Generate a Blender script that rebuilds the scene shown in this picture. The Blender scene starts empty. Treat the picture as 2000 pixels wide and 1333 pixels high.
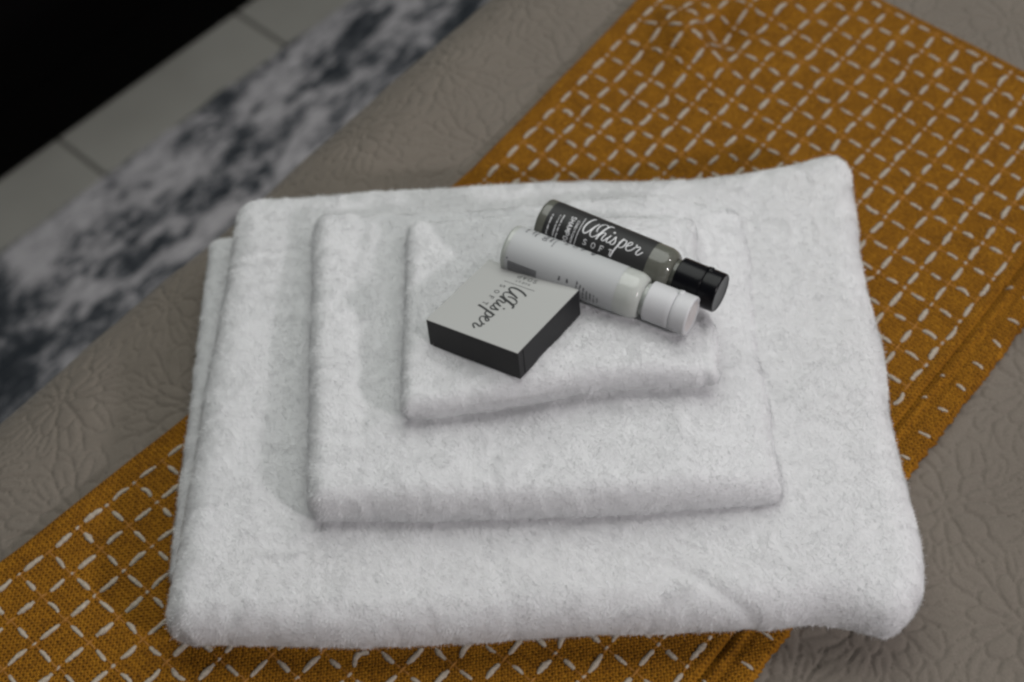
import bpy, math
import numpy as np
from mathutils import Matrix, Vector

rng = np.random.default_rng(7)
S = bpy.context.scene
COL = S.collection

# ------------------------------------------------------------------ camera
PITCH, ROLL, CAM_H = math.radians(54.0), math.radians(5.2), 0.67
_F = Vector((0, math.cos(PITCH), -math.sin(PITCH)))
_r0, _u0 = Vector((1, 0, 0)), Vector((0, math.sin(PITCH), math.cos(PITCH)))
_X = _r0 * math.cos(ROLL) - _u0 * math.sin(ROLL)
_Y = _r0 * math.sin(ROLL) + _u0 * math.cos(ROLL)
cam = bpy.data.cameras.new('camera')
cam_o = bpy.data.objects.new('camera', cam)
COL.objects.link(cam_o)
cam_o.matrix_world = Matrix(((_X.x, _Y.x, -_F.x, 0), (_X.y, _Y.y, -_F.y, 0), (_X.z, _Y.z, -_F.z, CAM_H), (0, 0, 0, 1)))
cam.sensor_width = 22.3
cam.lens = 22.3 * 1.5
cam.clip_start, cam.clip_end = 0.02, 30
cam.dof.use_dof = True
cam.dof.focus_distance = 0.715
cam.dof.aperture_fstop = 3.5
cam.dof.aperture_blades = 7
S.camera = cam_o

# ------------------------------------------------------------------ light
W = bpy.data.worlds.new('World')
S.world = W
W.use_nodes = True
W.node_tree.nodes['Background'].inputs[0].default_value = (0.93, 0.97, 1.0, 1)
W.node_tree.nodes['Background'].inputs[1].default_value = 0.12

def lamp(name, loc, aim, power, size, colour):
    l = bpy.data.lights.new(name, 'AREA')
    l.shape, l.size, l.energy, l.color = 'DISK', size, power, colour
    o = bpy.data.objects.new(name, l)
    COL.objects.link(o)
    o.location = loc
    o.rotation_euler = (Vector(aim) - Vector(loc)).to_track_quat('-Z', 'Y').to_euler()
    return o
lamp('ceiling_lamp', (0.12, 1.15, 1.62), (0.0, 0.45, 0), 33.5, 2.0, (0.97, 1.0, 0.96))
lamp('side_lamp', (1.02, -0.57, 0.88), (0.0, 0.45, 0.05), 16.5, 0.12, (1.0, 0.95, 0.975))
lamp('far_side_lamp', (1.10, 0.51, 1.27), (0.0, 0.45, 0.05), 3.4, 0.08, (1.0, 0.95, 0.98))

S.view_settings.view_transform = 'Standard'
S.view_settings.look = 'None'
S.view_settings.exposure = -0.20
S.view_settings.gamma = 1.0
S.view_settings.use_curve_mapping = False
S.render.engine = 'CYCLES'
S.cycles.filter_width = 2.5
S.cycles.use_denoising = True
S.cycles.max_bounces, S.cycles.diffuse_bounces = 14, 8

# ------------------------------------------------------------------ helpers
def srgb(r, g, b, k=1.0):
    f = lambda v: (v / 255 / 12.92 if v <= 10 else ((v / 255 + 0.055) / 1.055) ** 2.4) * k
    return (f(r), f(g), f(b), 1)

def hash2(ix, iy, seed):
    h = (ix.astype(np.int64) * 374761393 + iy.astype(np.int64) * 668265263 + seed * 1442695041) & 0xFFFFFFFF
    h = ((h ^ (h >> 13)) * 1274126177) & 0xFFFFFFFF
    h = h ^ (h >> 16)
    return (h & 0xFFFFFF) / float(0xFFFFFF)

def vnoise(x, y, seed=0):
    ix, iy = np.floor(x), np.floor(y)
    fx, fy = x - ix, y - iy
    fx, fy = fx * fx * fx * (fx * (fx * 6 - 15) + 10), fy * fy * fy * (fy * (fy * 6 - 15) + 10)
    a, b = hash2(ix, iy, seed), hash2(ix + 1, iy, seed)
    c, d = hash2(ix, iy + 1, seed), hash2(ix + 1, iy + 1, seed)
    return (a * (1 - fx) + b * fx) * (1 - fy) + (c * (1 - fx) + d * fx) * fy - 0.5

def fbm(x, y, wl, octaves=3, seed=0):
    out, amp, f = 0, 1.0, 1.0 / wl
    for k in range(octaves):
        out = out + amp * vnoise(x * f + 17.3 * k, y * f - 9.1 * k, seed + k)
        amp *= 0.5
        f *= 2.03
    return out

def sstep(a, b, x):
    t = np.clip((x - a) / (b - a), 0, 1)
    return t * t * (3 - 2 * t)

def mk(name, V, quads=None, tris=None, mats=(), mi_q=None, mi_t=None, parent=None, smooth=True, origin=None, attrs=None):
    """one mesh object from numpy arrays; origin moves the object's base there"""
    V = np.asarray(V, dtype=np.float32).copy()
    if origin is not None:
        V -= np.asarray(origin, dtype=np.float32)
    q = np.zeros((0, 4), np.int32) if quads is None else np.asarray(quads, np.int32)
    t = np.zeros((0, 3), np.int32) if tris is None else np.asarray(tris, np.int32)
    me = bpy.data.meshes.new(name)
    me.vertices.add(len(V))
    me.vertices.foreach_set('co', V.ravel())
    me.loops.add(q.size + t.size)
    me.loops.foreach_set('vertex_index', np.concatenate([q.ravel(), t.ravel()]))
    me.polygons.add(len(q) + len(t))
    st = np.concatenate([np.arange(len(q)) * 4, q.size + np.arange(len(t)) * 3]).astype(np.int32)
    me.polygons.foreach_set('loop_start', st)
    mi = np.concatenate([np.zeros(len(q), np.int32) if mi_q is None else np.asarray(mi_q, np.int32),
                         np.zeros(len(t), np.int32) if mi_t is None else np.asarray(mi_t, np.int32)])
    me.polygons.foreach_set('material_index', mi)
    me.polygons.foreach_set('use_smooth', np.full(len(q) + len(t), smooth))
    for m in mats:
        me.materials.append(m)
    for an, (ty, arr) in (attrs or {}).items():
        a = me.attributes.new(an, ty, 'POINT')
        a.data.foreach_set('vector' if ty == 'FLOAT_VECTOR' else 'value', np.asarray(arr, np.float32).ravel())
    me.update(calc_edges=True)
    me.validate()
    o = bpy.data.objects.new(name, me)
    COL.objects.link(o)
    if origin is not None:
        o.location = origin
    if parent is not None:
        o.parent = parent
    return o

def grid_quads(nu, nv, off=0):
    i, j = np.meshgrid(np.arange(nu - 1), np.arange(nv - 1), indexing='ij')
    a = (i * nv + j).ravel() + off
    return np.stack([a, a + nv, a + nv + 1, a + 1], 1)

def empty(name, loc, mat=None):
    o = bpy.data.objects.new(name, None)
    o.empty_display_size = 0.02
    COL.objects.link(o)
    if mat is not None:
        o.matrix_world = mat
    else:
        o.location = loc
    return o

def tag(o, label, cat):
    o['label'], o['category'] = label, cat
    return o

class Mat:
    def __init__(s, name, colour, rough=0.6, spec=0.5):
        s.m = bpy.data.materials.new(name)
        s.m.use_nodes = True
        s.t = s.m.node_tree
        s.b = s.t.nodes['Principled BSDF']
        s.b.inputs['Base Color'].default_value = colour
        s.b.inputs['Roughness'].default_value = rough
        s.b.inputs['Specular IOR Level'].default_value = spec
    def n(s, kind, **kw):
        nd = s.t.nodes.new(kind)
        for k, v in kw.items():
            if k.startswith('_'):
                setattr(nd, k[1:], v)
            else:
                nd.inputs[k.replace('__', ' ')].default_value = v
        return nd
    def l(s, a, b):
        s.t.links.new(a, b)
    def math(s, op, a, b=None):
        nd = s.t.nodes.new('ShaderNodeMath')
        nd.operation = op
        for i, v in enumerate((a, b)):
            if v is None:
                continue
            if isinstance(v, (int, float)):
                nd.inputs[i].default_value = v
            else:
                s.l(v, nd.inputs[i])
        return nd.outputs[0]
    def ramp(s, fac, stops):
        nd = s.t.nodes.new('ShaderNodeValToRGB')
        e = nd.color_ramp.elements
        while len(e) < len(stops):
            e.new(0.5)
        for k, (p, c) in zip(e, stops):
            k.position, k.color = p, c
        s.l(fac, nd.inputs[0])
        return nd.outputs[0]
    def bump(s, h, strength, dist):
        nd = s.n('ShaderNodeBump', Strength=strength, Distance=dist)
        s.l(h, nd.inputs['Height'])
        s.l(nd.outputs[0], s.b.inputs['Normal'])

# ------------------------------------------------------------------ materials
def towel_mat(name, bump):
    M = Mat(name, (0.80, 0.80, 0.80, 1), 0.95, 0.12)
    at = M.n('ShaderNodeAttribute', _attribute_name='pile_normal')
    vt = M.n('ShaderNodeVectorTransform', _vector_type='NORMAL', _convert_from='OBJECT', _convert_to='WORLD')
    M.l(at.outputs['Vector'], vt.inputs[0])
    tc = M.n('ShaderNodeTexCoord')
    lp = M.n('ShaderNodeTexNoise', Scale=1000.0, Detail=2.0)
    M.l(tc.outputs['Object'], lp.inputs['Vector'])
    bp = M.n('ShaderNodeBump', Strength=0.45, Distance=0.0008)
    M.l(lp.outputs[0], bp.inputs['Height']); M.l(vt.outputs[0], bp.inputs['Normal'])
    if bump:
        M.l(bp.outputs[0], M.b.inputs['Normal'])
    nz = M.n('ShaderNodeTexNoise', Scale=260.0, Detail=4.0)
    M.l(tc.outputs['Object'], nz.inputs['Vector'])
    c = M.ramp(nz.outputs[0], [(0.3, (0.70, 0.70, 0.705, 1)), (0.7, (0.76, 0.76, 0.765, 1))])
    M.l(c, M.b.inputs['Base Color'])
    tr = M.n('ShaderNodeBsdfTranslucent', Color=(0.76, 0.76, 0.765, 1))
    mix = M.n('ShaderNodeMixShader', Fac=0.32)
    M.l(M.b.outputs[0], mix.inputs[1]); M.l(tr.outputs[0], mix.inputs[2])
    M.l(mix.outputs[0], M.t.nodes['Material Output'].inputs['Surface'])
    return M.m

def spread_mat():
    M = Mat('taupe_matelasse', (0.20, 0.17, 0.15, 1), 0.85, 0.25)
    tc = M.n('ShaderNodeTexCoord')
    nz = M.n('ShaderNodeTexNoise', Scale=900.0, Detail=3.0)
    n2 = M.n('ShaderNodeTexNoise', Scale=14.0, Detail=3.0)
    M.l(tc.outputs['Object'], nz.inputs['Vector'])
    M.l(tc.outputs['Object'], n2.inputs['Vector'])
    mx = M.math('ADD', M.math('MULTIPLY', nz.outputs[0], 0.6), M.math('MULTIPLY', n2.outputs[0], 0.4))
    c = M.ramp(mx, [(0.3, (0.105, 0.089, 0.073, 1)), (0.7, (0.140, 0.119, 0.098, 1))])
    M.l(c, M.b.inputs['Base Color'])
    M.bump(nz.outputs[0], 0.35, 0.0006)
    M.b.inputs['Sheen Weight'].default_value = 0.1
    return M.m

def runner_mat():
    M = Mat('ochre_weave', (0.4, 0.13, 0.012, 1), 0.9, 0.15)
    at = M.n('ShaderNodeAttribute', _attribute_name='cloth')
    sx = M.n('ShaderNodeSeparateXYZ')
    M.l(at.outputs['Vector'], sx.inputs[0])
    nz = M.n('ShaderNodeTexNoise', Scale=420.0, Detail=4.0)
    M.l(at.outputs['Vector'], nz.inputs['Vector'])
    big = M.n('ShaderNodeTexNoise', Scale=60.0, Detail=3.0)
    M.l(at.outputs['Vector'], big.inputs['Vector'])
    wob = M.math('MULTIPLY', M.math('SUBTRACT', nz.outputs[0], 0.5), 5.0)
    wt = M.math('SINE', M.math('ADD', M.math('MULTIPLY', sx.outputs[0], 2 * math.pi / 0.0023), wob))
    wn = M.math('SINE', M.math('ADD', M.math('MULTIPLY', sx.outputs[1], 2 * math.pi / 0.0020), wob))
    prod = M.math('MULTIPLY', wt, wn)
    wv = M.math('ADD', M.math('MULTIPLY', prod, 0.36), M.math('MULTIPLY', wt, 0.16))
    h = M.math('ADD', M.math('MULTIPLY', wv, 0.75), M.math('MULTIPLY', nz.outputs[0], 0.9))
    f = M.math('ADD', M.math('MULTIPLY', h, 0.60), M.math('MULTIPLY', big.outputs[0], 0.30))
    c = M.ramp(f, [(0.18, (0.080, 0.030, 0.002, 1)), (0.45, (0.218, 0.087, 0.004, 1)), (0.72, (0.37, 0.170, 0.012, 1))])
    M.l(c, M.b.inputs['Base Color'])
    M.bump(h, 1.0, 0.0018)
    return M.m

def thread_mat(name, lo, hi):
    M = Mat(name, hi, 0.9, 0.1)
    tc = M.n('ShaderNodeTexCoord')
    nz = M.n('ShaderNodeTexNoise', Scale=700.0, Detail=3.0)
    M.l(tc.outputs['Object'], nz.inputs['Vector'])
    M.l(M.ramp(nz.outputs[0], [(0.3, lo), (0.7, hi)]), M.b.inputs['Base Color'])
    M.bump(nz.outputs[0], 0.5, 0.0006)
    return M.m

def rug_mat():
    M = Mat('mottled_rug', (0.3, 0.3, 0.3, 1), 0.95, 0.1)
    tc = M.n('ShaderNodeTexCoord')
    mp = M.n('ShaderNodeMapping')
    mp.inputs['Scale'].default_value = (0.62, 1.40, 1)
    M.l(tc.outputs['Object'], mp.inputs['Vector'])
    a = M.n('ShaderNodeTexNoise', Scale=13.0, Detail=4.0, Roughness=0.6)
    b = M.n('ShaderNodeTexNoise', Scale=44.0, Detail=5.0, Roughness=0.75)
    M.l(mp.outputs[0], a.inputs['Vector'])
    M.l(mp.outputs[0], b.inputs['Vector'])
    f = M.math('ADD', M.math('MULTIPLY', a.outputs[0], 0.42), M.math('MULTIPLY', b.outputs[0], 0.58))
    c = M.ramp(f, [(0.43, (0.026, 0.030, 0.036, 1)), (0.485, (0.085, 0.088, 0.098, 1)), (0.520, (0.25, 0.240, 0.252, 1)), (0.59, (0.39, 0.372, 0.388, 1))])
    M.l(c, M.b.inputs['Base Color'])
    M.bump(b.outputs[0], 0.6, 0.006)
    return M.m

def tile_mat():
    M = Mat('glazed_tile', (0.3, 0.3, 0.27, 1), 0.45, 0.35)
    tc = M.n('ShaderNodeTexCoord')
    nz = M.n('ShaderNodeTexNoise', Scale=7.0, Detail=5.0)
    M.l(tc.outputs['Object'], nz.inputs['Vector'])
    M.l(M.ramp(nz.outputs[0], [(0.3, (0.235, 0.225, 0.206, 1)), (0.7, (0.29, 0.278, 0.256, 1))]), M.b.inputs['Base Color'])
    return M.m

TERRY, PILE = towel_mat('white_terry', True), towel_mat('white_terry_pile', False)
SPREAD, WEAVE = spread_mat(), runner_mat()
WHITE_YARN = thread_mat('white_yarn', (0.23, 0.195, 0.155, 1), (0.36, 0.315, 0.255, 1))
OCHRE_YARN = thread_mat('ochre_yarn', (0.19, 0.080, 0.012, 1), (0.29, 0.135, 0.035, 1))
RUG, TILE = rug_mat(), tile_mat()
GROUT = Mat('grout', (0.125, 0.118, 0.106, 1), 0.9, 0.2).m
BLACK_WOOD = Mat('black_wood', (0.0018, 0.0015, 0.0016, 1), 0.6, 0.05).m

# ------------------------------------------------------------------ floor, rug, cabinet
ZF = -0.5
ea = np.array([0.730, 0.683])          # along the tile joints
eb = np.array([-0.683, 0.730])
tile_o = np.array([-0.4511, 1.1576])
TW = 0.2527
def floor():
    V, Q, MI = [], [], []
    def quad(p, z, m):
        k = len(V)
        V.extend([(x, y, z) for x, y in p])
        Q.append((k, k + 1, k + 2, k + 3)); MI.append(m)
    big = 4.0
    quad([tile_o + ea * a * big + eb * b * big for a, b in ((-1, -1), (1, -1), (1, 1), (-1, 1))], ZF - 0.002, 1)
    g = 0.0028
    for i in range(-9, 9):
        for j in range(-4, 3):
            a0, a1 = i * TW + g, (i + 1) * TW - g
            b0, b1 = j * TW * 2 - 0.18 + g, (j + 1) * TW * 2 - 0.18 - g
            c = [tile_o + ea * a + eb * b for a, b in ((a0, b0), (a1, b0), (a1, b1), (a0, b1))]
            quad(c, ZF, 0)
    o = mk('floor', V, Q, mats=[TILE, GROUT], mi_q=MI, smooth=False, origin=(0, 1.1, ZF))
    o['kind'] = 'structure'
floor()

def rug():
    # strip of short pile rug beside the bed, running partly under it
    p0, p1 = np.array([-0.5037, 1.0096]), np.array([-0.138, 1.3445])
    d = (p1 - p0) / np.linalg.norm(p1 - p0)
    n = np.array([d[1], -d[0]])
    u = np.arange(-1.1, 1.6, 0.006)
    v = np.concatenate([[0, 0, 0.003], np.arange(0.006, 0.75, 0.006), [0.75]])
    U, Vv = np.meshgrid(u, v, indexing='ij')
    z = np.full_like(U, 0.010) + 0.003 * fbm(U, Vv, 0.012, 2, 40)
    z[:, 0] = 0.0005; z[:, 1] = 0.007; z[:, -1] = 0.0005
    wob = 0.004 * fbm(U, U * 0, 0.05, 3, 41)
    x = p0[0] + d[0] * U + n[0] * (Vv + wob)
    y = p0[1] + d[1] * U + n[1] * (Vv + wob)
    Vt = np.stack([x, y, z + ZF], -1).reshape(-1, 3)
    o = mk('rug', Vt, grid_quads(len(u), len(v)), mats=[RUG])
    # local frame along the strip so the blotches stretch with it
    ang = math.atan2(d[1], d[0])
    o.data.transform(Matrix.Translation((-p0[0], -p0[1], -ZF)))
    o.data.transform(Matrix.Rotation(-ang, 4, 'Z'))
    o.location = (p0[0], p0[1], ZF)
    o.rotation_euler[2] = ang
    tag(o, 'mottled grey, white and charcoal rug lying on the floor tiles beside the bed', 'rug')
rug()

def bevel_box(name, size, centre, mat, parent, bev=0.004):
    import bmesh
    bm = bmesh.new()
    bmesh.ops.create_cube(bm, size=1)
    bmesh.ops.scale(bm, vec=size, verts=bm.verts)
    bmesh.ops.bevel(bm, geom=bm.edges[:], offset=bev, segments=3, affect='EDGES', profile=0.6)
    bmesh.ops.translate(bm, vec=centre, verts=bm.verts)
    me = bpy.data.meshes.new(name)
    bm.to_mesh(me); bm.free()
    me.materials.append(mat)
    o = bpy.data.objects.new(name, me)
    COL.objects.link(o)
    o.parent = parent
    return o

def cabinet():
    p0, p1 = np.array([-0.5166, 1.1146]), np.array([-0.2547, 1.3602])
    c = (p0 + p1) / 2
    d = (p1 - p0) / np.linalg.norm(p1 - p0)
    r = empty('cabinet', (c[0], c[1], ZF))
    r.rotation_euler[2] = math.atan2(d[1], d[0])
    bevel_box('plinth', (2.2, 0.45, 0.08), (0, 0.225, 0.040), BLACK_WOOD, r)
    bevel_box('body', (2.2, 0.452, 0.62), (0, 0.224, 0.392), BLACK_WOOD, r)
    bevel_box('top', (2.24, 0.48, 0.03), (0, 0.22, 0.718), BLACK_WOOD, r)
    tag(r, 'black cabinet standing in the dark on the tiles beyond the rug', 'cabinet')
cabinet()

# ------------------------------------------------------------------ bedspread
BE0, BED_D = np.array([-0.15, 0.6152]), np.array([0.695, 0.719])
BED_N = np.array([-0.719, 0.695])
BED_S0, BED_R = -0.050, 0.075

def flowers(l, s):
    """embossed chrysanthemum outlines: petal puffs with stitched grooves between them"""
    wx = l - 0.0732 + 0.004 * fbm(l, s, 0.02, 2, 5)
    wy = s + 0.427 + 0.004 * fbm(l, s, 0.02, 2, 6)
    P = 0.078
    best = np.full(l.shape, 1e9); bx = np.zeros(l.shape); by = np.zeros(l.shape); bid = np.zeros(l.shape)
    j0 = np.floor(wy / (P * 0.866))
    for dj in (-1, 0, 1, 2):
        j = j0 + dj
        sh = (j % 2) * 0.5
        i0 = np.floor(wx / P - sh)
        for di in (-1, 0, 1, 2):
            i = i0 + di
            cx = (i + sh) * P + 0.016 * (hash2(i, j, 1) - 0.5)
            cy = j * P * 0.866 + 0.016 * (hash2(i, j, 2) - 0.5)
            dx, dy = wx - cx, wy - cy
            dd = np.hypot(dx, dy) + 0.006 * (hash2(i, j, 3) - 0.5)
            m = dd < best
            best = np.where(m, dd, best); bx = np.where(m, dx, bx); by = np.where(m, dy, by)
            bid = np.where(m, hash2(i, j, 4), bid)
    rho, th = np.hypot(bx, by), np.arctan2(by, bx) + bid * 6.28
    th = th + 0.10 * np.sin(3 * th + bid * 9) + 0.05 * np.sin(rho / 0.006 + bid * 20)
    groove = np.zeros(l.shape); puff = np.zeros(l.shape)
    prev = np.zeros(l.shape)
    for k, (n, r) in enumerate(((7, 0.0085), (11, 0.024), (15, 0.040), (19, 0.062))):
        ph = th * n / (2 * np.pi) + 0.37 * k + bid * 3
        fr = ph - np.floor(ph) - 0.5
        idx = np.floor(ph)
        jit = 1 + 0.16 * (hash2(idx, np.round(bid * 1000), 8 + k) - 0.5)
        edge = r * jit * (1 - 0.30 * (2 * np.abs(fr)) ** 2.2)
        inside = (rho < edge) & (rho >= prev)
        w = 2 * np.pi * np.maximum(rho, 0.002) / n
        dline = (0.5 - np.abs(fr)) * w
        drim = np.minimum(np.abs(rho - edge), np.abs(rho - prev) * 1.2)
        dm = np.minimum(dline, drim)
        if k == 2:
            dm = np.minimum(dm, np.where((rho > r * 0.62) & (rho < r * 0.9), np.abs(fr) * w + 0.0004, 1))
        groove = np.where(inside, np.exp(-(dm / 0.00075) ** 2), groove)
        puff = np.where(inside, np.clip(1 - np.exp(-dm / 0.0022), 0, 1), puff)
        prev = np.maximum(prev, edge)
    return groove, puff, sstep(0.032, 0.045, rho)

def bedspread():
    fine = 0.00102
    def axis(lo, hi, out_lo, out_hi):
        a = list(np.arange(lo, hi, fine))
        st, x = fine, hi
        while x < out_hi:
            a.append(x); st = min(st * 1.25, 0.05); x += st
        st, x = fine, lo - fine
        pre = []
        while x > out_lo:
            pre.append(x); st = min(st * 1.25, 0.05); x -= st
        return np.array(pre[::-1] + a)
    l = axis(-0.37, 0.47, -1.2, 1.4)
    s = axis(-0.56, 0.09, -1.1, 0.56)
    L, Sg = np.meshgrid(l, s, indexing='ij')
    g, p, out = flowers(L, Sg)
    am = (1 - 0.35 * out)
    h = am * (0.0006 * p - 0.0011 * g) + 0.0045 * fbm(L, Sg, 0.11, 2, 21) * sstep(-0.45, -0.05, Sg) \
        + 0.0010 * fbm(L, Sg, 0.03, 3, 22)
    e = Sg - BED_S0
    phi = np.clip(e / BED_R, 0, np.pi / 2)
    drop = np.maximum(e - BED_R * np.pi / 2, 0)
    off = np.where(e < 0, e, BED_R * np.sin(phi)) + BED_S0
    z = np.where(e < 0, 0, -BED_R * (1 - np.cos(phi))) - drop
    nx, nz = np.sin(phi), np.cos(phi)
    off = off + nx * h + 0.012 * np.sin(L / 0.06) * sstep(0.02, 0.3, drop)
    z = np.maximum(z + nz * h - 0.0015, ZF + 0.012)
    x = BE0[0] + BED_D[0] * L + BED_N[0] * off
    y = BE0[1] + BED_D[1] * L + BED_N[1] * off
    V = np.stack([x, y, z], -1).reshape(-1, 3)
    o = mk('bedspread', V, grid_quads(len(l), len(s)), mats=[SPREAD], origin=(0, 0.45, 0))
    tag(o, 'taupe quilted bedspread embossed with large flower outlines, covering the bed', 'bedspread')
bedspread()

# ------------------------------------------------------------------ bed runner
RD = np.array([math.cos(math.radians(46.5)), math.sin(math.radians(46.5))])
RN = np.array([RD[1], -RD[0]])
PL, PS, T00 = 0.0177, 0.0172, 0.5319           # lattice pitch along and across

def rbend(t):
    return np.interp(t, [-0.35, 0.02, 0.10, 0.21, 0.43, 0.60, 0.75], [-0.05, -0.018, -0.009, 0.0, 0.008, 0.0, -0.003])

def rpos(t, n):
    """cloth coordinates to the bed: the left edge wanders, the crosswise threads lean a little"""
    w = np.clip((-0.25 - n) / 0.18, 0, 1.15)
    n2 = n + rbend(t) * w + 0.0012 * fbm(t, n, 0.06, 2, 61)
    t2 = t - 0.055 * (n + 0.34) + 0.0012 * fbm(t, n, 0.06, 2, 62)
    # the tuck near the far end pulls the threads together
    du, dv = t2 - 0.613, n2 + 0.377
    r2 = (du * du + dv * dv) / 0.035 ** 2
    k = 0.22 * np.exp(-r2)
    t2, n2 = t2 - du * k, n2 - dv * k
    return t2, n2

def rheight(t2, n2, n):
    z = 0.0046 + 0.0012 * fbm(t2, n2, 0.05, 3, 63)
    x, y = RD[0] * t2 + RN[0] * n2, RD[1] * t2 + RN[1] * n2
    # hump and sharp hollow by the far end
    a = math.radians(20)
    dx, dy = x - 0.1448, y - 0.7002
    z = z + 0.015 * np.exp(-(((dx + 0.020) / 0.020) ** 2 + ((dy + 0.002) / 0.026) ** 2))
    z = z + 0.006 * np.exp(-(((dx - 0.030) / 0.030) ** 2 + ((dy - 0.022) / 0.012) ** 2))
    z = z - 0.011 * np.exp(-((dx / 0.012) ** 2 + (dy / 0.013) ** 2))
    # folded right border: two ridges and the lower leaf
    z = np.where(n > -0.1485, z + 0.0012, z)
    z = z - 0.0040 * np.exp(-((n + 0.1432) / 0.0017) ** 2)
    z = z - 0.0032 * np.exp(-((n + 0.1365) / 0.0017) ** 2)
    z = np.where(n > -0.1365, z - 0.0012 * sstep(-0.1365, -0.133, n), z)
    return z

def runner():
    st = 0.0016
    tt = np.arange(-0.28, 0.7005, st)
    nv = np.arange(-0.4405, -0.1225, st)
    T, N = np.meshgrid(tt, nv, indexing='ij')
    t2, n2 = rpos(T, N)
    z = rheight(t2, n2, N)
    # hems
    edge = np.minimum.reduce([T - tt[0], tt[-1] - T, N - nv[0], nv[-1] - N])
    z = np.where(edge < st * 0.5, 0.0, z)
    fr = 0.0006 * rng.standard_normal(T.shape) * (edge < st * 0.5)
    n2 = n2 + fr; t2 = t2 + fr
    z = z - 0.0010 * sstep(0.003, 0, edge)
    V0 = np.stack([RD[0] * t2 + RN[0] * n2, RD[1] * t2 + RN[1] * n2, z], -1).reshape(-1, 3)
    A0 = np.stack([T, N, T * 0], -1).reshape(-1, 3)
    Q0 = grid_quads(len(tt), len(nv))
    VV, QQ, MM, AA = [V0], [Q0], [np.zeros(len(Q0), int)], [A0]
    cnt = len(V0)
    ring = 6
    ca, sa = np.cos(np.arange(ring) * 2 * np.pi / ring), np.sin(np.arange(ring) * 2 * np.pi / ring)
    def stitch(t0, n0, t1, n1, rad, mat, lift=1.0, seg=8):
        nonlocal cnt
        u = np.linspace(0, 1, seg)
        curve = (rng.standard_normal() * 0.035 + (0.10 * rng.standard_normal() if rng.random() < 0.2 else 0))
        dt, dn = t1 - t0, n1 - n0
        ct = t0 + dt * u - dn * curve * np.sin(np.pi * u)
        cn = n0 + dn * u + dt * curve * np.sin(np.pi * u)
        a, b = rpos(ct, cn)
        zc = rheight(a, b, cn) + lift * (0.00035 * np.sin(np.pi * np.clip(u, 0.0, 1)) - 0.00025)
        C = np.stack([RD[0] * a + RN[0] * b, RD[1] * a + RN[1] * b, zc], -1)
        tan = np.gradient(C, axis=0); tan /= np.linalg.norm(tan, axis=1)[:, None] + 1e-12
        side = np.cross(tan, [0, 0, 1]); side /= np.linalg.norm(side, axis=1)[:, None] + 1e-12
        up = np.cross(side, tan)
        rr = rad * (0.35 + 0.65 * np.sin(np.pi * np.clip(u, 0.015, 0.985)) ** 0.28) * (1 + 0.12 * rng.standard_normal(seg))
        P = C[:, None] + side[:, None] * (ca[None, :, None] * rr[:, None, None]) + up[:, None] * (sa[None, :, None] * rr[:, None, None] * 0.62)
        VV.append(P.reshape(-1, 3))
        AA.append(np.zeros((seg * ring, 3)))
        i, j = np.meshgrid(np.arange(seg - 1), np.arange(ring), indexing='ij')
        q = np.stack([i * ring + j, i * ring + (j + 1) % ring, (i + 1) * ring + (j + 1) % ring, (i + 1) * ring + j], -1).reshape(-1, 4) + cnt
        QQ.append(q); MM.append(np.full(len(q), mat))
        cnt += seg * ring
    J = lambda s=0.0005: rng.standard_normal() * s
    for j in range(0, 17):
        n0 = -0.1512 - PS * j
        for k in range(-44, 10):
            t0 = T00 + PL * k
            if t0 > 0.6975 or t0 < -0.26:
                continue
            # long dash between crossings
            a, b = t0 + PL * 0.215 + J(), t0 + PL * 0.785 + J()
            if b < 0.6995:
                stitch(a, n0 + J(0.0003), b, n0 + J(0.0003), 0.00144 * (1 + J(0.1)), 1)
            # bead of yarn at the crossing, often sunk into the ochre
            m = 1 if rng.random() < 0.45 else 2
            stitch(t0 - 0.0013, n0 + J(0.0002), t0 + 0.0013, n0 + J(0.0002), 0.00085, m, 0.75, 5)
            stitch(t0 - PL * 0.16, n0, t0 + PL * 0.16, n0, 0.00062, 2, 0.55, 6)
            # crosswise dash towards the next line
            if n0 - PS * 0.75 > -0.439:
                stitch(t0 + J(0.0003), n0 - PS * 0.29 + J(), t0 + J(0.0003), n0 - PS * 0.71 + J(), 0.00124 * (1 + J(0.1)), 1)
                stitch(t0, n0 - PS * 0.02, t0, n0 - PS * 0.27, 0.0005, 2, 0.45, 5)
                stitch(t0, n0 - PS * 0.73, t0, n0 - PS * 0.98, 0.0005, 2, 0.45, 5)
    for k in range(-44, 10):                     # dashes on the turned border
        t0 = T00 + PL * k
        if -0.26 < t0 < 0.6975:
            stitch(t0 + J(), -0.1325 + J(), t0 + J(), -0.1265 + J(), 0.0010, 1, 0.9)
            if rng.random() < 0.6:
                stitch(t0 + J(), -0.1425 + J(), t0 + J(), -0.1395, 0.0008, 1, 0.7, 5)
    o = mk('bed_runner', np.concatenate(VV), np.concatenate(QQ), mats=[WEAVE, WHITE_YARN, OCHRE_YARN], mi_q=np.concatenate(MM),
           attrs={'cloth': ('FLOAT_VECTOR', np.concatenate(AA))}, origin=(0, 0.45, 0.0))
    tag(o, 'mustard woven bed runner with a grid of white stitched dashes, lying under the towels', 'bed runner')
runner()

# ------------------------------------------------------------------ towels
def bil(quad, s, t):
    BL, BR, FR, FL = [np.array(p, float) for p in quad]
    a, b = (s + 1) / 2, (t + 1) / 2
    return ((FL * (1 - a)[..., None] + FR * a[..., None]) * (1 - b)[..., None] + (BL * (1 - a)[..., None] + BR * a[..., None]) * b[..., None])

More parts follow.
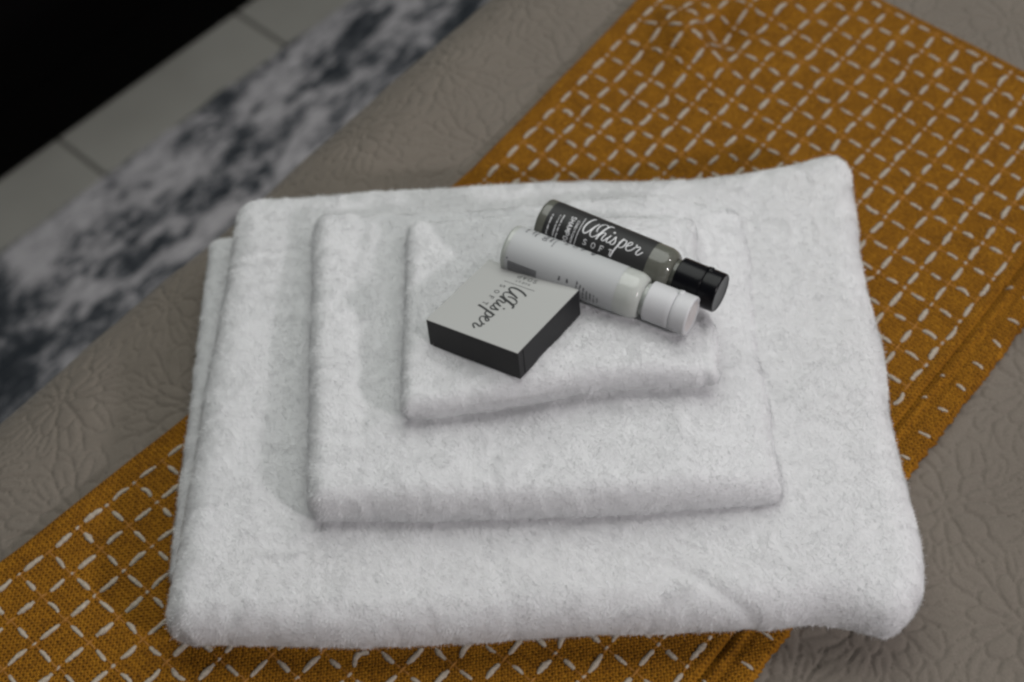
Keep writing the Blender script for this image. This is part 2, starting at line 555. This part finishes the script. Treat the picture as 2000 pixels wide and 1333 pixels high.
def slab(quad, base, thick, disp, edge, step=0.0016, rs=1.0, corner=0.15):
    """rounded folded cloth: unrolled grid over the top, round the edges and under"""
    BL, BR, FR, FL = [np.array(p, float) for p in quad]
    a = (np.linalg.norm(BR - BL) + np.linalg.norm(FR - FL)) / 4
    b = (np.linalg.norm(BL - FL) + np.linalg.norm(BR - FR)) / 4
    c = float(np.mean([thick(np.array(s), np.array(t)) for s in (-1, 1) for t in (-1, 1)])) / 2
    r = c
    ext = r * math.radians(135)
    xs = np.arange(-(a - r) - ext, (a - r) + ext + step, step)
    ys = np.arange(-(b - r) - ext, (b - r) + ext + step, step)
    X, Y = np.meshgrid(xs, ys, indexing='ij')
    ix, iy = np.clip(X, -(a - r), a - r), np.clip(Y, -(b - r), b - r)
    ex, ey = X - ix, Y - iy
    e = np.hypot(ex, ey)
    dx, dy = np.where(e > 0, ex / np.maximum(e, 1e-9), 0), np.where(e > 0, ey / np.maximum(e, 1e-9), 0)
    phi = np.minimum(e / r, math.radians(135))
    # square off the plan corner a little
    kk = 1 + 0.35 * (np.abs(dx * dy) * 2) ** 2 * corner
    px, py = ix + r * np.sin(phi) * dx * kk, iy + r * np.sin(phi) * dy * kk
    zz = 0.5 + 0.5 * np.cos(phi)
    s, t = px / a, py / b
    P = bil(quad, s, t)
    oxy = edge(s, t)
    x, y = P[..., 0] + oxy[0], P[..., 1] + oxy[1]
    z = base(s, t) + thick(s, t) * zz
    def normals(Pt):
        du = np.gradient(Pt, axis=0); dv = np.gradient(Pt, axis=1)
        n = np.cross(du, dv)
        return n / (np.linalg.norm(n, axis=-1)[..., None] + 1e-15)
    Pt = np.stack([x, y, z], -1)
    N = normals(Pt)
    d = disp(X, Y, s, t, phi)
    Pt = Pt + N * d[..., None]
    return Pt, normals(Pt), phi

def strands(Pt, N, phi, count, length, width, seed, flow_wl=0.03):
    """terry pile as short bent ribbons standing on the cloth"""
    r = np.random.default_rng(seed)
    nu, nv = phi.shape
    u = r.random(count) * (nu - 1.001); v = r.random(count) * (nv - 1.001)
    i, j = u.astype(int), v.astype(int)
    keep = phi[i, j] < math.radians(118)
    u, v, i, j = u[keep], v[keep], i[keep], j[keep]
    fu, fv = (u - i)[:, None], (v - j)[:, None]
    def lerp(A):
        return (A[i, j] * (1 - fu) + A[i + 1, j] * fu) * (1 - fv) + (A[i, j + 1] * (1 - fu) + A[i + 1, j + 1] * fu) * fv
    p, n = lerp(Pt), lerp(N)
    n /= np.linalg.norm(n, axis=1)[:, None]
    m = len(p)
    rv = r.standard_normal((m, 3))
    rv -= n * (rv * n).sum(1)[:, None]; rv /= np.linalg.norm(rv, axis=1)[:, None]
    ang = 4 * np.pi * fbm(p[:, 0], p[:, 1], flow_wl, 3, seed)
    fl = np.stack([np.cos(ang), np.sin(ang), 0 * ang], 1)
    fl -= n * (fl * n).sum(1)[:, None]
    fl /= np.linalg.norm(fl, axis=1)[:, None] + 1e-9
    lean = 0.75 * fl + 0.65 * rv
    L = length * (0.55 + 0.75 * r.random(m) + 0.8 * (r.random(m) < 0.15))[:, None] * (1 + 0.3 * fbm(p[:, 0], p[:, 1], 0.006, 2, seed + 3))[:, None]
    d0 = n * 0.42 + lean * 0.85
    d1 = n * 0.14 + lean * 1.0 + 0.25 * r.standard_normal((m, 3))
    d0 /= np.linalg.norm(d0, axis=1)[:, None]; d1 /= np.linalg.norm(d1, axis=1)[:, None]
    mid = p + d0 * L * 0.5
    tip = mid + d1 * L * 0.5
    side = np.cross(d0, n + 0.25 * rv); side /= np.linalg.norm(side, axis=1)[:, None] + 1e-9
    w = width * (0.7 + 0.6 * r.random(m))[:, None]
    base = p - n * 0.0003
    V = np.stack([base - side * w, base + side * w, mid - side * w * 0.8, mid + side * w * 0.8, tip], 1).reshape(-1, 3)
    nn = n + 0.30 * rv * r.random(m)[:, None] + 0.12 * lean
    nn /= np.linalg.norm(nn, axis=1)[:, None]
    NN = np.repeat(nn, 5, axis=0)
    k = np.arange(m)[:, None] * 5
    Q = k + np.array([0, 1, 3, 2]); Tt = k + np.array([2, 3, 4])
    return V, NN, Q, Tt

def towel(name, slabs, label, cat, length=0.0024, dens=1.5e6, seed=1):
    VV, NV, QQ, TT, MQ = [], [], [], [], []
    cnt = 0
    for q, (Pt, N, phi) in enumerate(slabs):
        V = Pt.reshape(-1, 3)
        VV.append(V); NV.append(N.reshape(-1, 3))
        QQ.append(grid_quads(*phi.shape, off=cnt)); cnt += len(V)
        MQ.append(np.zeros(len(QQ[-1]), int))
        area = np.linalg.norm(Pt[-1, 0] - Pt[0, 0]) * np.linalg.norm(Pt[0, -1] - Pt[0, 0])
        sv, sn, sq, stt = strands(Pt, N, phi, int(area * dens * 1.15), length, 0.00010, seed + 10 * q)
        VV.append(sv); NV.append(sn); QQ.append(sq + cnt); MQ.append(np.ones(len(sq), int)); TT.append(stt + cnt); cnt += len(sv)
    V = np.concatenate(VV)
    c = slabs[0][0].reshape(-1, 3)
    org = (float(c[:, 0].mean()), float(c[:, 1].mean()), float(c[:, 2].min()))
    o = mk(name, V, np.concatenate(QQ), np.concatenate(TT), mats=[TERRY, PILE], origin=org,
           mi_q=np.concatenate(MQ), mi_t=np.ones(sum(len(t) for t in TT), int),
           attrs={'pile_normal': ('FLOAT_VECTOR', np.concatenate(NV))})
    return tag(o, label, cat)

def base_disp(seed, amp=1.0):
    def f(X, Y, s, t, phi):
        d = amp * (0.0013 * fbm(X, Y, 0.05, 2, seed) + 0.0006 * fbm(X, Y, 0.014, 2, seed + 2) + 0.0004 * fbm(X, Y, 0.0045, 2, seed + 4))
        return d
    return f

def seg_dist(x, y, a, b):
    ax, ay, bx, by = a[0], a[1], b[0], b[1]
    vx, vy = bx - ax, by - ay
    u = np.clip(((x - ax) * vx + (y - ay) * vy) / (vx * vx + vy * vy), 0, 1)
    d = np.hypot(x - ax - u * vx, y - ay - u * vy)
    sg = np.sign((x - ax) * vy - (y - ay) * vx)
    return d, u, sg

# bath towel: thick folded block with one leaf peeping out at the left
def bath():
    top = [(-0.1440, 0.5750), (0.1945, 0.5640), (0.1760, 0.2910), (-0.1725, 0.3135)]
    low = [(-0.1640, 0.5670), (0.1757, 0.5436), (0.1574, 0.3187), (-0.1760, 0.3521)]
    def basez(s, t): return 0.0075 + 0.0075 * sstep(-0.9, 0.3, t)
    def th(s, t): return 0.0345 - 0.0075 * sstep(-0.9, 0.3, t) + 0.004 * np.exp(-((s - 1) ** 2 + (t - 1) ** 2) / 0.05)
    bd = base_disp(100)
    def dp(X, Y, s, t, phi):
        d = bd(X, Y, s, t, phi)
        # slanting crease near the front right corner
        ds, u, sg = seg_dist(s, t + 0.02 * np.sin(14 * s), (0.22, -0.78), (0.62, -1.02))
        d = d - 0.0011 * np.exp(-(ds / 0.018) ** 2) * sstep(0, 0.35, u) + 0.0006 * np.exp(-((ds - 0.06) / 0.05) ** 2) * u * (sg < 0)
        ds, u, sg = seg_dist(s, t, (-0.15, -0.62), (0.25, -0.80))
        d = d - 0.0009 * np.exp(-(ds / 0.022) ** 2) * np.sin(np.pi * u)
        return d
    def ed(s, t):
        front = sstep(-0.6, -1.0, t)
        oy = front * (0.0045 * np.exp(-((s - 0.72) / 0.10) ** 2) - 0.003 * np.exp(-((s - 0.93) / 0.06) ** 2) + 0.0015 * np.sin(s * 5))
        back = sstep(0.6, 1.0, t)
        oy = oy + back * (-0.006 * np.exp(-((s - 0.45) / 0.35) ** 2) + 0.003 * np.exp(-((s - 0.95) / 0.1) ** 2))
        right = sstep(0.6, 1.0, s)
        ox = right * (-0.003 * np.exp(-((t - 0.45) / 0.25) ** 2) + 0.001 * np.exp(-((t + 0.72) / 0.14) ** 2) - 0.007 * np.exp(-((t + 1.0) / 0.10) ** 2) - 0.002 * np.exp(-((t + 0.2) / 0.2) ** 2))
        return ox, oy
    s1 = slab(top, basez, th, dp, ed)
    s2 = slab(low, lambda s, t: 0.003 + 0 * s, lambda s, t: 0.014 + 0 * s, base_disp(120, 0.7), lambda s, t: (0 * s, 0 * s), step=0.002)
    towel('bath_towel', [s1, s2], 'largest white folded towel, at the bottom of the stack on the mustard runner', 'towel', 0.0017, 3.2e6, 1)
bath()

def hand():
    q = [(-0.1000, 0.5440), (0.1280, 0.5320), (0.1190, 0.3465), (-0.1025, 0.3565)]
    bz = lambda s, t: 0.0352 - 0.001 * t
    th = lambda s, t: (0.0255 - 0.0035 * t + 0.002 * np.exp(-((s + 1) / 0.15) ** 2)) * (1 - sstep(0.55, 1.02, s) * (0.30 + 0.25 * sstep(-0.9, 0.2, t)))
    bd = base_disp(200)
    def dp(X, Y, s, t, phi):
        d = bd(X, Y, s, t, phi)
        d = d - 0.0010 * np.exp(-((s + 0.77 + 0.02 * np.sin(4 * t)) / 0.035) ** 2) * sstep(-0.8, -0.4, t)
        return d
    def ed(s, t):
        return (sstep(0.6, 1, s) * (0.0012 * np.sin(4 * t) + 0.003 * fbm(t, t * 0, 0.35, 3, 77)), sstep(-0.6, -1, t) * (-0.002 * np.sin(3 * s + 1)) + sstep(0.6, 1, t) * 0.002 * np.sin(4 * s))
    towel('hand_towel', [slab(q, bz, th, dp, ed)], 'middle-sized white folded towel between the largest towel and the small one', 'towel', 0.0016, 3.4e6, 2)
hand()

def face():
    q = [(-0.0485, 0.5190), (0.0980, 0.5100), (0.0970, 0.4025), (-0.0555, 0.3980)]
    bz = lambda s, t: 0.0595 - 0.0030 * t
    th = lambda s, t: 0.0165 - 0.0025 * t - 0.0060 * sstep(0.45, 1, s) * (0.6 + 0.4 * sstep(-0.9, 0, t))
    bd = base_disp(300)
    def dp(X, Y, s, t, phi):
        d = bd(X, Y, s, t, phi)
        d = d + 0.0045 * np.exp(-(((s + 0.25) / 0.30) ** 2 + ((t + 0.72) / 0.30) ** 2)) * (phi < 1.2)
        d = d - 0.0010 * np.exp(-((s - 0.90) / 0.03) ** 2)
        return d
    def ed(s, t):
        return (sstep(0.5, 1, s) * 0.0012 * np.sin(9 * t), sstep(-0.5, -1, t) * (0.0025 * np.sin(3.2 * s + 0.6)) + sstep(0.5, 1, t) * (-0.002 * np.sin(3 * s)))
    towel('face_cloth', [slab(q, bz, th, dp, ed, step=0.0012, corner=0.3)], 'smallest white folded towel, on top of the stack under the bottles and soap box', 'towel', 0.0014, 3.9e6, 3)
face()

# ------------------------------------------------------------------ lettering: strokes turned into ribbons
def spline(pts, n=12):
    P = np.array(pts, float)
    if len(P) < 3:
        u = np.linspace(0, 1, 3)[:, None]
        return P[0] * (1 - u) + P[-1] * u
    Q = np.vstack([2 * P[0] - P[1], P, 2 * P[-1] - P[-2]])
    out = []
    for i in range(1, len(Q) - 2):
        u = np.linspace(0, 1, n, endpoint=False)[:, None]
        a, b, c, d = Q[i - 1], Q[i], Q[i + 1], Q[i + 2]
        out.append(0.5 * (2 * b + (c - a) * u + (2 * a - 5 * b + 4 * c - d) * u ** 2 + (3 * b - a - 3 * c + d) * u ** 3))
    out.append(P[-1:])
    return np.vstack(out)

class Ink:
    """collects flat strokes in a 2D frame (mm, x along, y up)"""
    def __init__(s):
        s.q = []
    def line(s, pts, w, curve=True, contrast=0.0):
        P = spline(pts) if curve else np.vstack([spline(pts[i:i + 2]) for i in range(len(pts) - 1)])
        t = np.gradient(P, axis=0)
        t /= np.linalg.norm(t, axis=1)[:, None] + 1e-9
        nrm = np.stack([-t[:, 1], t[:, 0]], 1)
        ww = w * 0.5 * (1 + contrast * (np.abs(t[:, 1]) - 0.6) * np.where(t[:, 1] < 0, 1.0, 0.35))[:, None]
        A, B = P + nrm * ww, P - nrm * ww
        for i in range(len(P) - 1):
            s.q.append((A[i], A[i + 1], B[i + 1], B[i]))
    def dot(s, c, r):
        a = np.linspace(0, np.pi, 7)
        top = np.stack([c[0] + r * np.cos(a), c[1] + r * np.sin(a)], 1)
        bot = np.stack([c[0] + r * np.cos(a), c[1] - r * np.sin(a)], 1)
        for i in range(6):
            s.q.append((top[i], top[i + 1], bot[i + 1], bot[i]))
    def bar(s, x0, y0, x1, y1):
        n = max(1, int(max(abs(x1 - x0), abs(y1 - y0)) / 0.8))
        for k in range(n):
            if abs(x1 - x0) > abs(y1 - y0):
                a, b = x0 + (x1 - x0) * k / n, x0 + (x1 - x0) * (k + 1) / n
                s.q.append(tuple(map(np.array, ((a, y0), (b, y0), (b, y1), (a, y1)))))
            else:
                a, b = y0 + (y1 - y0) * k / n, y0 + (y1 - y0) * (k + 1) / n
                s.q.append(tuple(map(np.array, ((x0, a), (x1, a), (x1, b), (x0, b)))))

SANS = {  # on a 0..1 by 0..1 cell
    'A': [[(0, 0), (0.5, 1), (1, 0)], [(0.2, 0.36), (0.8, 0.36)]],
    'C': ['c', [(0.95, 0.82), (0.6, 1), (0.15, 0.8), (0.02, 0.5), (0.15, 0.2), (0.6, 0), (0.95, 0.18)]],
    'D': [[(0, 0), (0, 1)], 'c', [(0, 1), (0.55, 0.98), (0.95, 0.7), (0.95, 0.3), (0.55, 0.02), (0, 0)]],
    'E': [[(0.9, 0), (0, 0), (0, 1), (0.9, 1)], [(0, 0.52), (0.75, 0.52)]],
    'G': ['c', [(0.95, 0.82), (0.6, 1), (0.15, 0.8), (0.02, 0.5), (0.15, 0.2), (0.6, 0), (0.95, 0.15)], [(0.95, 0.12), (0.95, 0.48), (0.6, 0.48)]],
    'H': [[(0, 0), (0, 1)], [(1, 0), (1, 1)], [(0, 0.52), (1, 0.52)]],
    'I': [[(0.5, 0), (0.5, 1)]],
    'M': [[(0, 0), (0.06, 1), (0.5, 0.25), (0.94, 1), (1, 0)]],
    'N': [[(0, 0), (0, 1), (1, 0), (1, 1)]],
    'O': ['c', [(0.5, 1), (0.12, 0.82), (0, 0.5), (0.12, 0.18), (0.5, 0), (0.88, 0.18), (1, 0.5), (0.88, 0.82), (0.5, 1)]],
    'P': [[(0, 0), (0, 1)], 'c', [(0, 1), (0.6, 0.98), (0.9, 0.75), (0.6, 0.5), (0, 0.47)]],
    'S': ['c', [(0.9, 0.84), (0.5, 1), (0.12, 0.8), (0.35, 0.56), (0.7, 0.44), (0.9, 0.2), (0.5, 0), (0.05, 0.16)]],
    'T': [[(0.5, 0), (0.5, 1)], [(0, 1), (1, 1)]],
    'U': ['c', [(0, 1), (0, 0.3), (0.5, 0), (1, 0.3), (1, 1)]],
    'F': [[(0, 0), (0, 1), (0.9, 1)], [(0, 0.52), (0.75, 0.52)]],
}
def caps(ink, text, x, y, h, adv, w, rot=False, wid=0.66):
    """rot: the line runs along -y with letter tops towards +x"""
    for ch in text:
        if ch in SANS:
            curved = False
            for st in SANS[ch]:
                if st == 'c':
                    curved = True; continue
                p = [(a * h * (0.3 if ch == 'I' else wid), b * h) for a, b in st]
                if rot:
                    p = [(x + b, y - a) for a, b in p]
                else:
                    p = [(x + a, y + b) for a, b in p]
                ink.line(p, w, curve=curved)
                curved = False
        if rot: y -= adv * (0.6 if ch == 'I' else 1)
        else: x += adv

def script_word(ink, ox, oy, k=1.0, w=0.62):
    """the handwritten word, traced in millimetres: baseline y = 0, W at x = 0"""
    def L(pts, ww=1.0, con=0.55):
        ink.line([(ox + x * k, oy + y * k) for x, y in pts], w * ww * k, True, con)
    L([(3.1, 10.4), (2.2, 9.6), (0.9, 6.8), (0.1, 3.0), (0.5, 0.7), (1.7, 0.15), (3.3, 2.0), (5.0, 5.6), (6.0, 7.6)], 1.15)
    L([(6.0, 7.8), (4.9, 5.0), (4.2, 2.2), (4.6, 0.3), (6.0, -0.2), (7.9, 1.4), (9.6, 4.6), (10.6, 7.4), (10.2, 9.1), (8.9, 9.3), (7.4, 7.8), (6.7, 5.0), (7.0, 3.0)], 0.9)
    L([(13.4, 9.6), (12.4, 9.7), (11.4, 8.9), (10.3, 6.4), (9.2, 3.0), (8.3, -0.6)], 1.35)
    L([(8.6, 0.4), (9.6, 2.8), (10.9, 4.2), (11.7, 3.6), (11.1, 1.4), (11.2, 0.2), (12.2, 0.2), (13.6, 2.4)], 0.95)
    L([(14.6, 4.2), (13.7, 1.6), (13.9, 0.2), (15.0, 0.3), (16.4, 2.2), (17.2, 4.6)], 0.95)
    ink.dot((ox + 15.3 * k, oy + 6.4 * k), 0.55 * k)
    L([(17.2, 4.7), (17.5, 3.4), (18.0, 1.6), (17.3, 0.2), (16.2, 0.0), (15.8, 0.9)], 0.95)
    L([(21.3, 5.2), (20.3, 1.6), (19.1, -2.4), (18.3, -5.9)], 1.2)
    L([(19.9, 2.0), (21.2, 4.2), (22.8, 4.7), (23.4, 3.2), (22.6, 0.9), (21.0, 0.1), (20.1, 0.9)], 0.95)
    L([(23.8, 1.9), (25.4, 2.9), (26.4, 4.2), (25.6, 5.0), (24.5, 3.6), (24.3, 1.3), (25.3, 0.1), (27.2, 1.0), (28.6, 3.2)], 0.9)
    L([(28.7, 4.9), (29.1, 3.4), (30.4, 4.2), (31.0, 3.4), (30.2, 1.2), (30.5, 0.0), (31.6, 0.3), (33.2, 2.3)], 0.95)

def soft_word(ink, x, y, h=2.6, adv=4.75, w=0.42):
    caps(ink, 'SO', x, y, h, adv, w, wid=0.72)
    for i, ch in enumerate('FT'):
        X = x + adv * (2 + i)
        caps(ink, ch, X, y, h, adv, w, wid=0.68)
        c = X + (0.05 if ch == 'F' else 0.34 * h)
        ink.line([(c - 0.5, y), (c + 0.55, y)], w * 0.6, False)
    ink.line([(x + adv * 3, y + h), (x + adv * 3 - 0.05, y + h - 0.5)], w * 0.7, False)
    ink.line([(x + adv * 3 + 0.68 * h, y + h), (x + adv * 3 + 0.68 * h + 0.05, y + h - 0.5)], w * 0.7, False)
    ink.line([(x + adv * 2 + 0.62 * h, y + h), (x + adv * 2 + 0.62 * h, y + h - 0.5)], w * 0.7, False)

def micro(ink, x, y0, y1, h, seed):
    """a line of print too small to read, running along -y"""
    r = np.random.default_rng(seed)
    y = y1
    while y > y0:
        L = 0.25 + 0.35 * r.random()
        ink.bar(x + h * 0.15 * r.random(), y - L, x + h * (0.65 + 0.35 * r.random()), y)
        y -= L + 0.18 + (0.5 if r.random() < 0.2 else 0)

# ------------------------------------------------------------------ bottles
def lathe(profile, seg=64):
    """profile: (x along the axis, radius) in metres; axis = local x"""
    p = np.array(profile)
    a = np.arange(seg) * 2 * np.pi / seg
    V = np.stack([np.repeat(p[:, 0], seg), (p[:, 1:2] * np.cos(a)).ravel(), (p[:, 1:2] * np.sin(a)).ravel()], 1)
    i, j = np.meshgrid(np.arange(len(p) - 1), np.arange(seg), indexing='ij')
    Q = np.stack([i * seg + j, (i + 1) * seg + j, (i + 1) * seg + (j + 1) % seg, i * seg + (j + 1) % seg], -1).reshape(-1, 4)
    return V, Q

def arc(cx, cr, r, a0, a1, n=7):
    return [(cx + r * math.cos(math.radians(a)), cr + r * math.sin(math.radians(a))) for a in np.linspace(a0, a1, n)]

def plastic(name, col, rough, coat=0.0, sss=0.0, spec=0.5):
    M = Mat(name, col, rough, spec)
    M.b.inputs['Coat Weight'].default_value = coat
    M.b.inputs['Coat Roughness'].default_value = 0.04
    if sss:
        M.b.inputs['Subsurface Weight'].default_value = sss
        M.b.inputs['Subsurface Radius'].default_value = (0.006, 0.006, 0.005)
        M.b.inputs['Subsurface Scale'].default_value = 1.0
    return M.m

def bottle(name, p0, p1, label_txt, body_col, label_col, ink_col, cap_col, face_col, turn, back_print, cap_rough):
    R, CR = 0.0116, 0.0097
    p0, p1 = Vector(p0), Vector(p1)
    ax = (p1 - p0); LEN = ax.length; ax.normalize()
    up = Vector((0, 0, 1)); back = up.cross(ax); back.normalize()
    if back.y < 0: back = -back
    up = ax.cross(back) if ax.cross(back).z > 0 else back.cross(ax)
    # local x = axis, local z = up, local y = away from the viewer
    yv = up.cross(ax)
    M4 = Matrix(((ax.x, yv.x, up.x, p0.x), (ax.y, yv.y, up.y, p0.y), (ax.z, yv.z, up.z, p0.z), (0, 0, 0, 1)))
    sgn = 1 if yv.dot(back) > 0 else -1
    base = empty(name, p0, M4)
    capL = 0.0225
    xs = LEN - capL                              # cap starts here
    sh = xs - 0.0018                             # shoulder ends in the neck
    prof = [(0.0016, 0.0), (0.0012, 0.006)] + arc(0.0018, R - 0.0018, 0.0018, 180, 90) + \
           [(x, R) for x in np.linspace(0.004, sh - 0.0068, 14)] + \
           [(sh - 0.0068 + 0.0066 * math.sin(a), 0.0078 + (R - 0.0078) * math.cos(a)) for a in np.linspace(0.05, math.pi / 2 - 0.02, 18)] + \
           [(sh, 0.0078), (sh + 0.0010, 0.0078), (xs + 0.004, 0.0078)]
    V, Q = lathe(prof, 72)
    mk('bottle_body', V, Q, mats=[plastic(name + '_gel', body_col, 0.40, 0.75, 0.35, 0.15)], parent=base)
    # cap: skirt, hinge groove, lid and thumb tab
    x0, x1 = xs + 0.0002, LEN
    xg = x0 + capL * 0.60
    cp = plastic(name + '_cap', cap_col, cap_rough, 0.0, 0.0 if cap_rough < 0.4 else 0.15, 0.18 if cap_rough < 0.4 else 0.4)
    prof = [(x0, 0.0076), (x0, CR - 0.0004)] + arc(x0 + 0.0005, CR - 0.0005, 0.0005, 180, 90, 4) + [(x, CR) for x in np.linspace(x0 + 0.001, xg - 0.0003, 6)] + [(xg - 0.0001, CR - 0.0001), (xg, CR - 0.0004), (xg + 0.00005, CR - 0.0006)]
    V, Q = lathe(prof, 72)
    capo = mk('cap', V, Q, mats=[cp], parent=base)
    prof = [(xg + 0.00006, CR - 0.0006), (xg + 0.0001, CR - 0.0003), (xg + 0.0002, CR)] + [(x, CR + 0.0001) for x in np.linspace(xg + 0.0005, x1 - 0.0012, 5)] + arc(x1 - 0.0010, CR - 0.0009, 0.0010, 90, 10, 6) + [(x1 - 0.0002, CR - 0.0013), (x1 - 0.0004, CR - 0.0022), (x1 - 0.0004, 0.0)]
    V, Q = lathe(prof, 72)
    mi = np.zeros(len(Q), int); mi[-72 * 1:] = 1
    lid = mk('lid', V, Q, mats=[cp, plastic(name + '_cap_face', face_col, 0.4)], mi_q=mi, parent=capo)
    view = Vector((0, 0, CAM_H)) - (p0 + p1) / 2
    th_v = math.atan2(view.dot(back), view.dot(up))
    # tab: short raised pad on the lid's edge
    a = np.linspace(-0.30, 0.30, 9) + th_v + 1.15
    for_tab = []
    for x, rr in ((xg - 0.0004, CR - 0.0003), (xg - 0.0004, CR + 0.0008), (xg + 0.0018, CR + 0.0010), (xg + 0.0030, CR - 0.0002)):
        for t in a:
            r2 = rr - 0.0014 * abs((t - th_v - 1.15) / 0.30) ** 3
            for_tab.append((x, sgn * r2 * math.sin(t), r2 * math.cos(t)))
    mk('thumb_tab', for_tab, grid_quads(4, 9), mats=[cp], parent=capo)
    # label wrapped round the body; print as ink on it
    lx0, lx1 = (0.0032 if back_print else 0.0050), xs - 0.0140
    u = np.linspace(lx0, lx1, 40); th = np.linspace(-2.75, 2.75, 96)
    def wrap(xm, ang, lift):
        r = R + lift
        return np.stack([xm, sgn * r * np.sin(ang), r * np.cos(ang)], -1)
    U, TH = np.meshgrid(u, th, indexing='ij')
    V = wrap(U, TH, 0.00012).reshape(-1, 3)
    Q = grid_quads(len(u), len(th))
    ink = Ink()
    script_word(ink, 24.6, 1.7, 0.97, 0.50)
    soft_word(ink, 27.0, -3.4, 2.6, 4.6, 0.34)
    ink.line([(23.0, 9.5), (23.0, 3), (23.0, -4), (23.0, -9.0)], 0.28)
    caps(ink, 'CONDITIONING', 20.3, 6.5, 1.15, 1.20, 0.20, True, 0.75)
    caps(ink, 'SHAMPOO', 16.6, 7.6, 2.4, 2.15, 0.36, True, 0.62)
    micro(ink, 12.4, -7.0, 6.5, 0.75, 1); micro(ink, 10.6, -6.0, 5.5, 0.75, 2)
    micro(ink, 7.0, -5.5, 4.5, 0.9, 3)
    qs = [np.array(q) for q in ink.q]
    inks = []
    for k, q in enumerate(qs):
        ang = th_v + turn + q[:, 1] / (R * 1000)
        inks.append(wrap(q[:, 0] / 1000, ang, 0.00020 + 0.00001 * (k % 7)))
    ink2 = Ink()
    if back_print:
        y = -6.6                                  # bar code, dot and small print on the reverse
        r = np.random.default_rng(4)
        while y > -13.5:
            h = 0.15 + 0.28 * r.random()
            ink2.bar(4.8, y - h, 20.5, y); y -= h + 0.28 + 0.25 * r.random()
        ink2.dot((4.2, -5.4), 0.4)
        for i, (a0, a1) in enumerate(((-6.0, -4.6), (-6.0, -4.6))):
            micro(ink2, 32 + 4.2 * i, a1 - 2, a1, 1.2, 50 + i)
        for i in range(7):
            micro(ink2, 41.5 + 1.9 * i, -12.5, -3.6 - 0.75 * i - r.random(), 0.8, 60 + i)
        for k, q in enumerate(ink2.q):
            q = np.array(q)
            inks.append(wrap(q[:, 0] / 1000, th_v + q[:, 1] / (R * 1000), 0.00020 + 0.00001 * (k % 7)))
    VV = np.concatenate([V] + inks)
    n = len(inks)
    QI = np.arange(n * 4).reshape(-1, 4) + len(V)
    mk('label', VV, np.concatenate([Q, QI]), mats=[plastic(name + '_label', label_col, 0.5, 0.0, 0.0, 0.22), Mat(name + '_ink', ink_col, 0.6, 0.3).m],
       mi_q=np.concatenate([np.zeros(len(Q), int), np.ones(n, int)]), parent=base)
    tag(base, label_txt, 'bottle')
    base['group'] = 'toiletry bottles lying on the top towel'

bottle('toiletry_bottle', (0.0032, 0.4796, 0.0880), (0.0854, 0.4274, 0.0880), 'small bottle with white label and white flip cap, nearer the soap box',
       (0.37, 0.382, 0.36, 1), (0.365, 0.372, 0.375, 1), (0.02, 0.02, 0.025, 1), (0.45, 0.45, 0.46, 1), (0.46, 0.43, 0.42, 1), 1.43, True, 0.5)
bottle('toiletry_bottle', (0.0211, 0.4943, 0.0885), (0.1007, 0.4391, 0.0885), 'small bottle with charcoal label and black flip cap, lying behind the white one',
       (0.088, 0.089, 0.074, 1), (0.022, 0.022, 0.022, 1), (0.62, 0.62, 0.63, 1), (0.002, 0.002, 0.003, 1), (0.022, 0.024, 0.026, 1), 0.0, False, 0.28)

# ------------------------------------------------------------------ soap box
def soap_box():
    Rm = Matrix(((0.79535, 0.60587, -0.0184), (-0.58394, 0.774, 0.24482), (0.16257, -0.18398, 0.96939)))
    c = Vector((-0.00282, 0.4413, 0.0925))
    a, b, h = 0.0522, 0.0526, 0.0159
    M4 = Rm.to_4x4()
    M4.translation = c
    r = empty('soap_box', c, M4)
    side = Mat('black_card', (0.011, 0.011, 0.012, 1), 0.5, 0.35).m
    M = Mat('silver_card', (0.36, 0.36, 0.35, 1), 0.5, 0.4)
    M.b.inputs['Metallic'].default_value = 0.25
    bevel_box('carton', (a, b, h - 0.0003), (0, 0, -h / 2 - 0.00015), side, r, 0.0005)
    # printed top: thin sheet, a hair smaller than the carton so its dark edge shows
    ink = Ink()
    n = 2
    k = 0.0001
    V = [(-a / 2 + k, -b / 2 + k, 0), (a / 2 - k, -b / 2 + k, 0), (a / 2 - k, b / 2 - k, 0), (-a / 2 + k, b / 2 - k, 0)]
    V += [(x, y, -0.0003) for x, y, _ in V]
    Q = [(0, 1, 2, 3), (4, 5, 1, 0), (5, 6, 2, 1), (6, 7, 3, 2), (7, 4, 0, 3)]
    # ink frame: x along the word (towards -y), y up (towards +x)
    script_word(ink, -13.2, -4.2, 1.02, 0.84)
    soft_word(ink, -12.6, -9.3, 2.5, 4.9, 0.38)
    ink.line([(-15.5, 7.8), (-15.5, 2), (-15.5, -4), (-15.5, -9.5)], 0.30)
    caps(ink, 'GUEST', -18.9, 3.2, 1.2, 1.75, 0.22, True, 0.75)
    caps(ink, 'SOAP', -22.9, 5.2, 2.3, 3.0, 0.32, True, 0.85)
    inks = []
    for i, q in enumerate(ink.q):
        q = np.array(q) / 1000
        inks.append(np.stack([q[:, 1], -q[:, 0], np.full(4, 0.00006 + 0.000006 * (i % 7))], 1))
    VV = np.concatenate([np.array(V)] + inks)
    m = len(inks)
    mk('top_panel', VV, np.concatenate([np.array(Q), np.arange(m * 4).reshape(-1, 4) + 8]), mats=[M.m, Mat('black_ink', (0.015, 0.016, 0.016, 1), 0.5).m],
       mi_q=np.concatenate([np.zeros(5, int), np.ones(m, int)]), parent=r, smooth=False)
    # glued flap on the right-hand side, its edge just behind the near corner
    fl = bevel_box('side_flap', (0.0003, b - 0.0045, h - 0.0012), (a / 2 + 0.0001, 0.0018, -h / 2), side, r, 0.0001)
    tag(r, 'small square carton of soap with silver top and black sides, on the top towel', 'box')
soap_box()
